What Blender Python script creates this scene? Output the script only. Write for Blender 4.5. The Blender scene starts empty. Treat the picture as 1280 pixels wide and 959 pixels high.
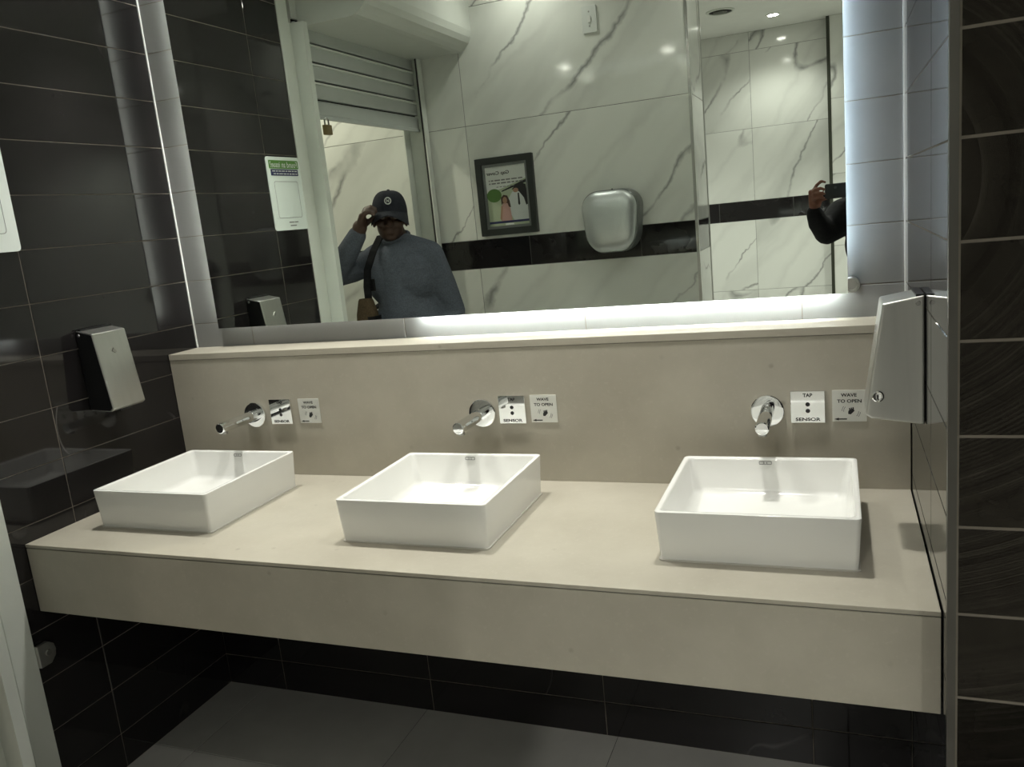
import bpy, bmesh, math, random
from mathutils import Vector, Matrix, Euler
random.seed(7)
PI = math.pi
scene = bpy.context.scene
COL = scene.collection

# ------------------------------------------------------------------ camera
cam_data = bpy.data.cameras.new('camera')
cam = bpy.data.objects.new('camera', cam_data)
COL.objects.link(cam)
cam_data.sensor_fit = 'HORIZONTAL'
cam_data.sensor_width = 36.0
cam_data.lens = 1027.5 / 1280.0 * 36.0
cam_data.clip_start = 0.05
cam_data.clip_end = 50
R_ = Vector((0.92875165, 0.35736272, -0.09855084))
U_ = Vector((0.02014496, 0.21680139, 0.97600786))
F_ = Vector((-0.37015478, 0.90845421, -0.19415559))
mw = Matrix(((R_.x, U_.x, -F_.x, 0.0), (R_.y, U_.y, -F_.y, -2.3078), (R_.z, U_.z, -F_.z, 1.58596), (0, 0, 0, 1)))
cam.matrix_world = mw
scene.camera = cam

# ------------------------------------------------------------------ world, exposure
world = bpy.data.worlds.new('world')
scene.world = world
world.use_nodes = True
world.node_tree.nodes['Background'].inputs[0].default_value = (0.6, 0.65, 0.6, 1)
world.node_tree.nodes['Background'].inputs[1].default_value = 0.0
vs = scene.view_settings
vs.view_transform = 'Standard'
vs.look = 'None'
vs.gamma = 1.0
vs.use_curve_mapping = False
vs.exposure = 1.36

# light levels (the lamps themselves are built with their fittings below)
W_BASIN = 26.0      # downlights over the basins
W_ROOM = 2.3       # downlight in the middle of the washroom
W_FAR = 42.0        # downlights of the space behind, some added for brightness
W_CORR = 20.0       # corridor downlight behind the shutter opening
LED_BOTTOM = 42.0
LED_BOTTOM_DIM = 3.0
LED_RIGHT = 21.0
LED_LEFT = 17.0
LED_TOP = 40.0

# ------------------------------------------------------------------ dimensions (metres)
XL, XR = -2.1398, 0.1618
ROW = 0.15243
ZROWS = [0.115 + ROW * i for i in range(0, 19)]      # joints of the dark tile courses
YL = -0.1457; ZL = 1.2503
ZC = 0.8299; YF = -0.7949; ZB = 0.6264
YM = -0.0325
YREAR = -2.06
ZCEIL = 2.955; ZDROP = 2.63; YDROP = -0.66
YFACE = -0.892
YFAR = -5.5
XE = -3.6; XW = 1.75

# ------------------------------------------------------------------ node helpers
def new_mat(name):
    m = bpy.data.materials.new(name)
    m.use_nodes = True
    nt = m.node_tree
    b = nt.nodes['Principled BSDF']
    return m, nt, b
def setp(b, color=None, rough=None, metal=None, spec=None, coat=None, coat_r=None):
    if color is not None: b.inputs['Base Color'].default_value = (*color, 1)
    if rough is not None: b.inputs['Roughness'].default_value = rough
    if metal is not None: b.inputs['Metallic'].default_value = metal
    if spec is not None: b.inputs['Specular IOR Level'].default_value = spec
    if coat is not None: b.inputs['Coat Weight'].default_value = coat
    if coat_r is not None: b.inputs['Coat Roughness'].default_value = coat_r
def N(nt, typ, **kw):
    n = nt.nodes.new(typ)
    for k, v in kw.items(): setattr(n, k, v)
    return n
def L(nt, a, b): nt.links.new(a, b)
def math_(nt, op, a, b=None, clamp=False):
    n = N(nt, 'ShaderNodeMath', operation=op, use_clamp=clamp)
    for i, v in enumerate((a, b)):
        if v is None: continue
        if isinstance(v, (int, float)): n.inputs[i].default_value = v
        else: L(nt, v, n.inputs[i])
    return n.outputs[0]
def ramp(nt, fac, stops):
    n = N(nt, 'ShaderNodeValToRGB')
    el = n.color_ramp.elements
    while len(el) < len(stops): el.new(0.5)
    for e, (p, c) in zip(el, stops):
        e.position = p
        e.color = (*c, 1) if len(c) == 3 else c
    L(nt, fac, n.inputs[0])
    return n.outputs[0]
def mixc(nt, fac, a, b):
    n = N(nt, 'ShaderNodeMix', data_type='RGBA')
    if isinstance(fac, (int, float)): n.inputs[0].default_value = fac
    else: L(nt, fac, n.inputs[0])
    for i, v in ((6, a), (7, b)):
        if isinstance(v, tuple): n.inputs[i].default_value = (*v, 1)
        else: L(nt, v, n.inputs[i])
    return n.outputs[2]
def noise(nt, vec, scale, detail=3, rough=0.5, dist=0.0):
    n = N(nt, 'ShaderNodeTexNoise')
    n.inputs['Scale'].default_value = scale
    n.inputs['Detail'].default_value = detail
    n.inputs['Roughness'].default_value = rough
    n.inputs['Distortion'].default_value = dist
    L(nt, vec, n.inputs['Vector'])
    return n.outputs['Fac']
def coords(nt, per_object=0.0):
    g = N(nt, 'ShaderNodeNewGeometry')
    v = g.outputs['Position']
    if per_object:
        oi = N(nt, 'ShaderNodeObjectInfo')
        m = N(nt, 'ShaderNodeVectorMath', operation='ADD')
        L(nt, v, m.inputs[0])
        s = math_(nt, 'MULTIPLY', oi.outputs['Random'], per_object)
        cx = N(nt, 'ShaderNodeCombineXYZ')
        L(nt, s, cx.inputs[0]); L(nt, s, cx.inputs[1]); L(nt, s, cx.inputs[2])
        L(nt, cx.outputs[0], m.inputs[1])
        return m.outputs[0]
    return v
def mapping(nt, vec, rot=(0, 0, 0), scale=(1, 1, 1)):
    n = N(nt, 'ShaderNodeMapping')
    n.inputs['Rotation'].default_value = rot
    n.inputs['Scale'].default_value = scale
    L(nt, vec, n.inputs[0])
    return n.outputs[0]
def plain(name, color, rough=0.5, metal=0.0, spec=None, var=0.0, vscale=8.0):
    m, nt, b = new_mat(name)
    setp(b, color, rough, metal, spec)
    v = coords(nt)
    f = noise(nt, v, vscale, 3)
    lo = tuple(max(0, c * (1 - var)) for c in color); hi = tuple(min(1, c * (1 + var)) for c in color)
    L(nt, ramp(nt, f, [(0.3, lo), (0.7, hi)]), b.inputs['Base Color'])
    return m
def emit(name, color, strength):
    m, nt, b = new_mat(name)
    b.inputs['Base Color'].default_value = (0.8, 0.8, 0.8, 1)
    b.inputs['Emission Color'].default_value = (*color, 1)
    b.inputs['Emission Strength'].default_value = strength
    return m

# ------------------------------------------------------------------ materials
def vein_mask(nt, vec, scale, width, dist, detail=4):
    f = noise(nt, vec, scale, detail, 0.55, dist)
    a = math_(nt, 'ABSOLUTE', math_(nt, 'SUBTRACT', f, 0.5))
    return math_(nt, 'SUBTRACT', 1.0, math_(nt, 'DIVIDE', a, width), clamp=True)

def mat_dark_tile(name='dark_stone_tile', lo=(0.0105, 0.0095, 0.010), hi=(0.019, 0.017, 0.0175), rr=(0.045, 0.075)):
    m, nt, b = new_mat(name)
    v = coords(nt, 37.0)
    cloud = noise(nt, v, 3.0, 5, 0.6)
    base = ramp(nt, cloud, [(0.3, lo), (0.75, hi)])
    v2 = mapping(nt, v, (0.5, 0.6, 0.3), (1, 1, 0.6))
    vm = vein_mask(nt, v2, 1.6, 0.004, 0.25, 2)
    gate = math_(nt, 'MULTIPLY', math_(nt, 'SUBTRACT', noise(nt, v, 2.2, 2), 0.585, clamp=True), 6.0, clamp=True)
    fac = math_(nt, 'MULTIPLY', math_(nt, 'MULTIPLY', vm, gate), 0.36)
    L(nt, mixc(nt, fac, base, (0.30, 0.29, 0.28)), b.inputs['Base Color'])
    L(nt, ramp(nt, noise(nt, v, 20, 3), [(0.3, (rr[0],) * 3), (0.8, (rr[1],) * 3)]), b.inputs['Roughness'])
    b.inputs['Specular IOR Level'].default_value = 0.5
    return m
def mat_marble():
    m, nt, b = new_mat('white_marble_tile')
    v = coords(nt, 11.0)
    r0 = mapping(nt, v, (0, 0.86, 0))
    wob = noise(nt, v, 3.5, 4, 0.6)
    off = N(nt, 'ShaderNodeCombineXYZ')
    L(nt, math_(nt, 'MULTIPLY', math_(nt, 'SUBTRACT', wob, 0.5), 0.16), off.inputs[2])
    ad = N(nt, 'ShaderNodeVectorMath', operation='ADD')
    L(nt, r0, ad.inputs[0]); L(nt, off.outputs[0], ad.inputs[1])
    w = mapping(nt, ad.outputs[0], (0, 0, 0), (0.22, 0.5, 1.2))
    cloud = noise(nt, w, 1.6, 4, 0.6, 0.2)
    base = ramp(nt, cloud, [(0.28, (0.58, 0.59, 0.56)), (0.5, (0.78, 0.79, 0.75)), (0.8, (0.82, 0.83, 0.79))])
    v1 = vein_mask(nt, w, 2.2, 0.014, 0.0, 0)
    g1 = math_(nt, 'MULTIPLY', math_(nt, 'SUBTRACT', noise(nt, v, 3.0, 3), 0.40, clamp=True), 6.0, clamp=True)
    v2 = vein_mask(nt, w, 2.7, 0.06, 0.0, 1)
    f1 = math_(nt, 'MULTIPLY', math_(nt, 'MULTIPLY', v1, g1), 0.74)
    f2 = math_(nt, 'MULTIPLY', v2, 0.14)
    c = mixc(nt, f2, base, (0.33, 0.33, 0.32))
    c = mixc(nt, f1, c, (0.14, 0.14, 0.14))
    L(nt, c, b.inputs['Base Color'])
    setp(b, rough=0.09)
    return m
def mat_stone():
    m, nt, b = new_mat('beige_limestone')
    v = coords(nt)
    cl = noise(nt, v, 5.0, 6, 0.6)
    base = ramp(nt, cl, [(0.3, (0.405, 0.376, 0.308)), (0.7, (0.474, 0.445, 0.370))])
    sp = noise(nt, v, 95.0, 2, 0.5)
    base = mixc(nt, ramp(nt, sp, [(0.60, (0, 0, 0)), (0.72, (0.22, 0.22, 0.22))]), base, (0.52, 0.49, 0.42))
    vo = N(nt, 'ShaderNodeTexVoronoi'); vo.inputs['Scale'].default_value = 16.0
    L(nt, v, vo.inputs['Vector'])
    spot = ramp(nt, vo.outputs['Distance'], [(0.05, (0.5, 0.5, 0.5)), (0.14, (0, 0, 0))])
    gate = ramp(nt, noise(nt, v, 9.0, 2), [(0.55, (0, 0, 0)), (0.65, (1, 1, 1))])
    mm = N(nt, 'ShaderNodeMix', data_type='RGBA', blend_type='MULTIPLY'); mm.inputs[0].default_value = 1
    L(nt, spot, mm.inputs[6]); L(nt, gate, mm.inputs[7])
    base = mixc(nt, mm.outputs[2], base, (0.22, 0.19, 0.15))
    L(nt, base, b.inputs['Base Color'])
    setp(b, rough=0.33, spec=0.4)
    return m
def mat_floor():
    m, nt, b = new_mat('grey_floor_tile')
    v = coords(nt, 5.0)
    L(nt, ramp(nt, noise(nt, v, 4.0, 6, 0.6), [(0.3, (0.47, 0.46, 0.43)), (0.7, (0.57, 0.56, 0.52))]), b.inputs['Base Color'])
    setp(b, rough=0.3)
    return m
def mat_brushed(name, color, rough, axis):
    m, nt, b = new_mat(name)
    v = mapping(nt, coords(nt), (0, 0, 0), axis)
    f = noise(nt, v, 1.0, 4, 0.6)
    L(nt, ramp(nt, f, [(0.3, tuple(c * 0.93 for c in color)), (0.7, color)]), b.inputs['Base Color'])
    L(nt, ramp(nt, f, [(0.3, (rough * 0.85,) * 3), (0.7, (rough * 1.15,) * 3)]), b.inputs['Roughness'])
    b.inputs['Metallic'].default_value = 1.0
    return m
def mat_fabric(name, color, rough=0.9):
    m, nt, b = new_mat(name)
    v = coords(nt)
    f = noise(nt, v, 160.0, 2)
    L(nt, ramp(nt, f, [(0.3, tuple(c * 0.8 for c in color)), (0.7, tuple(min(1, c * 1.15) for c in color))]), b.inputs['Base Color'])
    bp = N(nt, 'ShaderNodeBump'); bp.inputs['Strength'].default_value = 0.6; bp.inputs['Distance'].default_value = 0.010
    L(nt, noise(nt, mapping(nt, v, (0.3, 0.2, 0.1), (1, 1, 2.4)), 16.0, 3), bp.inputs['Height'])
    L(nt, bp.outputs[0], b.inputs['Normal'])
    setp(b, rough=rough, spec=0.2)
    return m

M = {}
M['dark'] = mat_dark_tile()
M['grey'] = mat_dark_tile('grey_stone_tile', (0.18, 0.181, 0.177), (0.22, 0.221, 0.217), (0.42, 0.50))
M['grout'] = plain('tan_grout', (0.17, 0.15, 0.122), 0.85, var=0.1, vscale=20)
M['grout_grey'] = plain('grey_grout', (0.16, 0.16, 0.15), 0.85, var=0.1, vscale=20)
M['marble'] = mat_marble()
M['stone'] = mat_stone()
M['floor'] = mat_floor()
M['paint'] = plain('white_wall_paint', (0.62, 0.64, 0.60), 0.6, var=0.02)
M['ceiling'] = plain('white_ceiling_paint', (0.84, 0.85, 0.82), 0.7, var=0.02)
M['powder'] = plain('white_powder_coat', (0.70, 0.73, 0.68), 0.4, var=0.03)
M['slat'] = plain('grey_white_slat_paint', (0.50, 0.53, 0.51), 0.35, var=0.04)
M['black'] = plain('black_plastic', (0.012, 0.012, 0.013), 0.3, var=0.1)
M['recess_shade'] = plain('painted_recess_shade', (0.004, 0.004, 0.004), 0.8, var=0.1)  # near-black colour standing in for shade in gaps and holes
M['ceramic'] = plain('white_ceramic', (0.80, 0.80, 0.77), 0.10, var=0.01)
M['silicone'] = plain('grey_silicone', (0.55, 0.53, 0.48), 0.5, var=0.05)
M['chrome'] = plain('polished_chrome', (0.82, 0.83, 0.83), 0.05, 1.0, var=0.01)
M['satin'] = mat_brushed('satin_steel', (0.60, 0.60, 0.57), 0.34, (60, 60, 4))
M['plate'] = mat_brushed('brushed_steel_plate', (0.80, 0.80, 0.76), 0.6, (8, 8, 160))
M['silver'] = plain('silver_paint', (0.68, 0.71, 0.72), 0.42, 0.9, var=0.02)
M['silver_dark'] = plain('grey_paint_shell', (0.20, 0.21, 0.21), 0.3, 0.5, var=0.03)
M['trim'] = plain('steel_trim', (0.46, 0.455, 0.44), 0.28, 1.0, var=0.04)
M['trim_corner'] = plain('dull_steel_trim', (0.13, 0.125, 0.115), 0.35, 1.0, var=0.1)
M['corner_glow'] = plain('white_corner_glow', (0.75, 0.76, 0.74), 0.5, var=0.02)  # white stands in for LED light on the corner joints
M['trim_dark'] = plain('dark_trim', (0.05, 0.055, 0.04), 0.4, 0.3, var=0.1)
M['brass'] = plain('aged_brass', (0.30, 0.24, 0.13), 0.35, 1.0, var=0.1)
mm, nt, b = new_mat('mirror_silver'); setp(b, (0.86, 0.915, 0.85), 0.0, 1.0); M['mirror'] = mm
M['mirror_edge'] = plain('mirror_glass_edge', (0.25, 0.32, 0.30), 0.15, var=0.05)
M['print_black'] = plain('black_print', (0.012, 0.012, 0.012), 0.5, var=0.05)
M['print_grey'] = plain('grey_print', (0.20, 0.20, 0.20), 0.5, var=0.05)
M['print_green'] = plain('green_print', (0.10, 0.26, 0.045), 0.45, var=0.03)
M['print_leaf'] = plain('leaf_green_print', (0.085, 0.19, 0.04), 0.45, var=0.05)
M['print_navy'] = plain('navy_print', (0.02, 0.025, 0.10), 0.45, var=0.03)
M['print_white'] = plain('white_print', (0.72, 0.74, 0.72), 0.45, var=0.02)
M['print_lime'] = plain('pale_green_print', (0.42, 0.48, 0.34), 0.45, var=0.03)
M['print_pink'] = plain('pink_print', (0.50, 0.30, 0.27), 0.5, var=0.05)
M['print_skin'] = plain('skin_print', (0.38, 0.22, 0.15), 0.5, var=0.05)
M['print_hair'] = plain('brown_print', (0.07, 0.035, 0.02), 0.5, var=0.1)
M['print_coat'] = plain('coat_print', (0.60, 0.63, 0.63), 0.5, var=0.03)
M['print_logo'] = plain('grey_logo_print', (0.16, 0.16, 0.15), 0.5, var=0.05)
M['sign'] = plain('white_sign_board', (0.80, 0.86, 0.83), 0.35, var=0.02)
M['frame'] = plain('charcoal_frame', (0.022, 0.026, 0.024), 0.4, var=0.08)
M['frame_inner'] = plain('grey_frame_lip', (0.20, 0.21, 0.21), 0.35, 0.4, var=0.05)
M['skin'] = plain('brown_skin', (0.062, 0.030, 0.020), 0.5, var=0.12, vscale=30)
M['skin2'] = plain('warm_brown_skin', (0.19, 0.075, 0.045), 0.5, var=0.12, vscale=40)
M['eye'] = plain('shaded_eye_white', (0.14, 0.12, 0.11), 0.5, var=0.02)  # eye whites darkened to carry the shade under the cap brim
M['lips'] = plain('dark_lips', (0.085, 0.035, 0.03), 0.45, var=0.05)
M['sweat'] = mat_fabric('blue_grey_sweatshirt', (0.105, 0.118, 0.150))
M['jeans'] = mat_fabric('dark_denim', (0.03, 0.035, 0.05))
M['cap'] = mat_fabric('navy_cap_cloth', (0.026, 0.028, 0.038))
M['black_cloth'] = mat_fabric('black_cloth', (0.010, 0.010, 0.012))
M['bag'] = mat_fabric('brown_bag_cloth', (0.085, 0.06, 0.035))
M['shoe'] = plain('dark_shoe', (0.03, 0.028, 0.026), 0.5, var=0.1)
M['phone'] = plain('dark_phone_glass', (0.02, 0.02, 0.022), 0.12, var=0.05)
M['lamp'] = emit('downlight_glow', (1.0, 0.97, 0.90), 30.0)
M['led_b'] = emit('led_white', (0.95, 1.0, 0.97), LED_BOTTOM)
M['led_bd'] = emit('led_white_faint', (1.0, 0.97, 0.88), LED_BOTTOM_DIM)
M['led_r'] = emit('led_cool', (0.72, 0.87, 1.0), LED_RIGHT)
M['led_l'] = emit('led_neutral', (0.97, 1.0, 0.90), LED_LEFT)
M['led_t'] = emit('led_top', (0.9, 0.97, 1.0), LED_TOP)

# ------------------------------------------------------------------ mesh helpers
class MB:
    def __init__(self): self.v = []; self.f = []
    def add(self, vs_, fs_):
        o = len(self.v); self.v += [tuple(p) for p in vs_]; self.f += [tuple(i + o for i in f) for f in fs_]
        return self
    def box(self, x0, x1, y0, y1, z0, z1):
        vs_ = [(x, y, z) for z in (z0, z1) for y in (y0, y1) for x in (x0, x1)]
        return self.add(vs_, [(0, 2, 3, 1), (4, 5, 7, 6), (0, 1, 5, 4), (2, 6, 7, 3), (0, 4, 6, 2), (1, 3, 7, 5)])
    def loft(self, loops, cap0=True, cap1=True, closed=True):
        n = len(loops[0]); vs_ = [p for l in loops for p in l]; fs_ = []
        for k in range(len(loops) - 1):
            for i in range(n if closed else n - 1):
                j = (i + 1) % n
                fs_.append((k * n + i, k * n + j, (k + 1) * n + j, (k + 1) * n + i))
        if cap0: fs_.append(tuple(range(n))[::-1])
        if cap1: fs_.append(tuple((len(loops) - 1) * n + i for i in range(n)))
        return self.add(vs_, fs_)
    def cyl(self, p0, p1, r0, r1=None, n=24, cap=True):
        r1 = r0 if r1 is None else r1
        p0 = Vector(p0); p1 = Vector(p1); d = (p1 - p0).normalized()
        a = d.orthogonal().normalized(); b_ = d.cross(a)
        lp = lambda c, r: [c + a * (r * math.cos(2 * PI * i / n)) + b_ * (r * math.sin(2 * PI * i / n)) for i in range(n)]
        return self.loft([lp(p0, r0), lp(p1, r1)], cap, cap)
    def lathe(self, p0, axis, prof, n=32):
        p0 = Vector(p0); d = Vector(axis).normalized(); a = d.orthogonal().normalized(); b_ = d.cross(a)
        loops = [[p0 + d * h + a * (r * math.cos(2 * PI * i / n)) + b_ * (r * math.sin(2 * PI * i / n)) for i in range(n)] for h, r in prof]
        return self.loft(loops)
    def tube(self, pts, r, n=10, flat=None):
        pts = [Vector(p) for p in pts]; loops = []
        up = None
        for i, p in enumerate(pts):
            t = (pts[min(i + 1, len(pts) - 1)] - pts[max(i - 1, 0)]).normalized()
            if up is None: a = t.orthogonal().normalized()
            else: a = (up - t * up.dot(t)).normalized()
            up = a; b_ = t.cross(a)
            rr = r[i] if isinstance(r, (list, tuple)) else r
            loops.append([p + a * (rr * math.cos(2 * PI * k / n)) + b_ * (rr * math.sin(2 * PI * k / n)) for k in range(n)])
        return self.loft(loops)
    def poly(self, pts, z0, z1):          # extruded polygon in local XY
        return self.loft([[(x, y, z0) for x, y in pts], [(x, y, z1) for x, y in pts]])
    def disc(self, x, y, rx, ry, z0, z1, n=28):
        return self.poly([(x + rx * math.cos(2 * PI * i / n), y + ry * math.sin(2 * PI * i / n)) for i in range(n)], z0, z1)
def build(name, mb, mat, parent=None, smooth=False, loc=None):
    me = bpy.data.meshes.new(name)
    me.from_pydata(mb.v, [], mb.f)
    bm = bmesh.new(); bm.from_mesh(me)
    bmesh.ops.recalc_face_normals(bm, faces=bm.faces)
    bm.to_mesh(me); bm.free()
    me.materials.append(M[mat] if isinstance(mat, str) else mat)
    if smooth:
        me.polygons.foreach_set('use_smooth', [True] * len(me.polygons))
        try: me.set_sharp_from_angle(angle=smooth if isinstance(smooth, float) else 0.7)
        except Exception: pass
    return link(name, me, parent, loc)
def link(name, me, parent=None, loc=None, rot=None):
    o = bpy.data.objects.new(name, me)
    COL.objects.link(o)
    if parent: o.parent = parent
    if loc: o.location = loc
    if rot: o.rotation_euler = rot
    return o
def bevel(o, w=0.002, seg=2):
    me = o.data
    bm = bmesh.new(); bm.from_mesh(me)
    eds = [e for e in bm.edges if len(e.link_faces) == 2 and e.calc_face_angle(0) > 0.5]
    bmesh.ops.bevel(bm, geom=eds, offset=w, segments=seg, profile=0.6, affect='EDGES', clamp_overlap=True)
    bm.to_mesh(me); bm.free()
    return o
def tag(o, label, cat, group=None, kind=None):
    o['label'] = label; o['category'] = cat
    if group: o['group'] = group
    if kind: o['kind'] = kind
    return o
def thing(name, label, cat, loc=(0, 0, 0), rot=(0, 0, 0), group=None):
    o = bpy.data.objects.new(name, None); COL.objects.link(o)
    o.location = loc; o.rotation_euler = rot; o.empty_display_size = 0.05
    return tag(o, label, cat, group)
def struct(name, label, mb=None, mat=None, cat='wall'):
    if mb is None: o = bpy.data.objects.new(name, None); COL.objects.link(o)
    else: o = build(name, mb, mat)
    tag(o, label, cat); o['kind'] = 'structure'
    return o
FACE_FRONT = (PI / 2, 0, 0)          # local x -> +X, y -> +Z, z(out) -> -Y   (things on the mirror wall)
FACE_BACK = (PI / 2, 0, PI)          # out -> +Y (things on the rear wall)
FACE_EAST = (PI / 2, 0, PI / 2)      # out -> +X (things on the left wall)
FACE_WEST = (PI / 2, 0, -PI / 2)     # out -> -X (things on the right wall)
FLAT = (0, 0, 0)
_tiles = {}
def tile_mesh(w, h, t, mat, g=0.0024, bev=0.0012):
    key = (round(w, 4), round(h, 4), t, mat)
    if key in _tiles: return _tiles[key]
    a, b_ = w / 2 - g / 2, h / 2 - g / 2
    mb = MB()
    rect = lambda i, z: [(-a + i, -b_ + i, z), (a - i, -b_ + i, z), (a - i, b_ - i, z), (-a + i, b_ - i, z)]
    mb.loft([rect(0, -t), rect(0, -bev), rect(bev, 0)])
    me = bpy.data.meshes.new('tile')
    me.from_pydata(mb.v, [], mb.f); me.materials.append(M[mat])
    _tiles[key] = me
    return me
def tiles(parent, mat, us, vs_, place, rot, t=0.008, skip=None, name='tile'):
    """grid of separate tiles; us, vs_ joint coordinates, place(u, v) -> world point of the face"""
    for i in range(len(us) - 1):
        for j in range(len(vs_) - 1):
            u0, u1, v0, v1 = us[i], us[i + 1], vs_[j], vs_[j + 1]
            if skip and skip(u0, u1, v0, v1): continue
            link(name, tile_mesh(abs(u1 - u0), abs(v1 - v0), t, mat), parent, place((u0 + u1) / 2, (v0 + v1) / 2), rot)
def text_part(name, s, mat, parent, x, y, width=None, height=None, z=0.0, ext=0.0004, align='CENTER', bold=0.0):
    cu = bpy.data.curves.new(name, 'FONT'); cu.body = s; cu.align_x = align; cu.align_y = 'CENTER'
    cu.size = 1.0; cu.extrude = 0.0; cu.offset = bold; cu.resolution_u = 4
    t = bpy.data.objects.new('tmp', cu); COL.objects.link(t)
    dg = bpy.context.evaluated_depsgraph_get()
    me = bpy.data.meshes.new_from_object(t.evaluated_get(dg))
    bpy.data.objects.remove(t)
    xs = [v.co.x for v in me.vertices]; ys = [v.co.y for v in me.vertices]
    sx = width / (max(xs) - min(xs)) if width else None
    sy = height / (max(ys) - min(ys)) if height else sx
    sx = sx or sy
    cx = (max(xs) + min(xs)) / 2; cy = (max(ys) + min(ys)) / 2
    for v in me.vertices: v.co = Vector((x + (v.co.x - cx) * sx, y + (v.co.y - cy) * sy, z + ext))
    me.materials.append(M[mat]); me.name = name
    return link(name, me, parent)
def rrect(w, h, r, n=5, cx=0, cy=0):
    pts = []
    for (sx, sy, a0) in ((1, 1, 0), (-1, 1, PI / 2), (-1, -1, PI), (1, -1, 1.5 * PI)):
        for k in range(n + 1):
            a = a0 + PI / 2 * k / n
            pts.append((cx + sx * (w / 2 - r) + r * math.cos(a), cy + sy * (h / 2 - r) + r * math.sin(a)))
    return pts
def ring_frame(mb, outer, inner, z0, z1):
    n = len(outer)
    vs_ = [(*p, z1) for p in outer] + [(*p, z1) for p in inner] + [(*p, z0) for p in outer] + [(*p, z0) for p in inner]
    fs_ = []
    for i in range(n):
        j = (i + 1) % n
        fs_ += [(i, j, n + j, n + i), (2 * n + i, 2 * n + j, j, i), (n + i, n + j, 3 * n + j, 3 * n + i), (2 * n + j, 2 * n + i, 3 * n + i, 3 * n + j)]
    return mb.add(vs_, fs_)

# ================================================================== THE SETTING
# floor
fl = struct('floor', 'light grey square floor tiles under the counter', MB().box(XE - .1, XW + .1, YFAR - .1, 0.2, -0.1, -0.002), 'grout_grey', 'floor')
fx = [-3.6] + [-1.976 + .66 * k for k in range(-2, 6)] + [XW]
fy = [YFAR] + [-.505 - .66 * k for k in range(7, -1, -1)] + [0.0]
tiles(fl, 'floor', fx, fy, lambda u, v: (u, v, 0.0), FLAT, name='floor_tile')
# ceilings
struct('ceiling', 'plain white painted ceiling', MB().box(XE - .1, XW + .1, YFAR - .1, 0.2, ZCEIL, ZCEIL + .1), 'ceiling', 'ceiling')
struct('ceiling_soffit', 'lowered white soffit over the mirror and basins', MB().box(XL, XR, YDROP, 0.0, ZDROP, ZCEIL), 'ceiling', 'ceiling')

# left wall: dark tiles, opening for the shutter, lintel
mb = MB().box(XL - .12, XL - .0015, -.909, 0.2, 0, ZCEIL)
mb.box(XL - .12, XL - .02, -.94, -.909, 0, ZCEIL)
wl = struct('wall_left', 'wall of dark tiles left of the vanity counter', mb, 'grout')
zr = [0.0] + ZROWS[:17] + [ZDROP]
tiles(wl, 'dark', [0.0, -.6212, -.838], zr, lambda u, v: (XL, u, v), FACE_EAST)
struct('wall_left_lintel', 'white painted wall piece over the shutter opening', MB().box(XL - .12, XL, YREAR, -.94, 2.52, ZCEIL), 'paint')
# mirror wall (full height behind the mirror) and the boxed-out lower part under the counter
wb = struct('wall_back', 'dark tiled wall behind the mirror, lit around its edges', MB().box(XL, XR, 0.0015, 0.2, 0, ZCEIL), 'grout')
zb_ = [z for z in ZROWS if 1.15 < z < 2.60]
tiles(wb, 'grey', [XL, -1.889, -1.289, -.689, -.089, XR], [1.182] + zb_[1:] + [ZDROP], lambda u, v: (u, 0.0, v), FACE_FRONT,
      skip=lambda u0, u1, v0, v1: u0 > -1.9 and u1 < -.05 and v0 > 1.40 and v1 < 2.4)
wlow = struct('wall_back_lower', 'dark tiled lower wall in shade under the counter', MB().box(XL, XR, -.127, 0.0, 0, 1.229), 'grout')
tiles(wlow, 'dark', [XL, -1.889, -1.289, -.689, -.089, XR], [0.0, .115, .267, .419, .572, .68], lambda u, v: (u, -.1286, v), FACE_FRONT)
# right wall with glossy dark tiles and the wall that turns towards the room
wr = struct('wall_right', 'narrow glossy dark tiled side wall holding a soap dispenser', MB().box(XR + .0015, XR + .12, YFACE, 0.2, 0, ZCEIL), 'grout')
tiles(wr, 'dark', [0.0, -.6, YFACE + .004], zr, lambda u, v: (XR, u, v), FACE_WEST)
wf = struct('wall_front_right', 'dark tiled wall facing the room beside the metal corner trim', MB().box(XR + .004, XW, YFACE + .0015, YFACE + .1, 0, ZCEIL), 'grout')
tiles(wf, 'dark', [XR + .010, XR + .61, XR + 1.21, XW], [0.0] + ZROWS[:18] + [ZCEIL], lambda u, v: (u, YFACE, v), FACE_FRONT)
tr = MB().box(XR - .004, XR + .009, YFACE - .003, YFACE + .004, 0, ZDROP)
tr.box(XR - .004, XR - .0005, YFACE + .004, YFACE + .013, 0, ZDROP)
o = struct('trim_1', 'thin steel corner trim on the edge of the right wall', tr, 'trim_corner', 'trim')
struct('trim_5', 'white strip painted in as the lit corner of mirror wall and left wall', MB().box(XL, XL + .004, -.004, 0, ZL, ZDROP), 'corner_glow', 'trim')  # bright strip put in for the LED-lit corner joint
struct('trim_6', 'white strip painted in as the lit corner of mirror wall and right wall', MB().box(XR - .004, XR, -.004, 0, ZL, ZDROP), 'corner_glow', 'trim')  # lit joint drawn as a white strip here too
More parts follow.
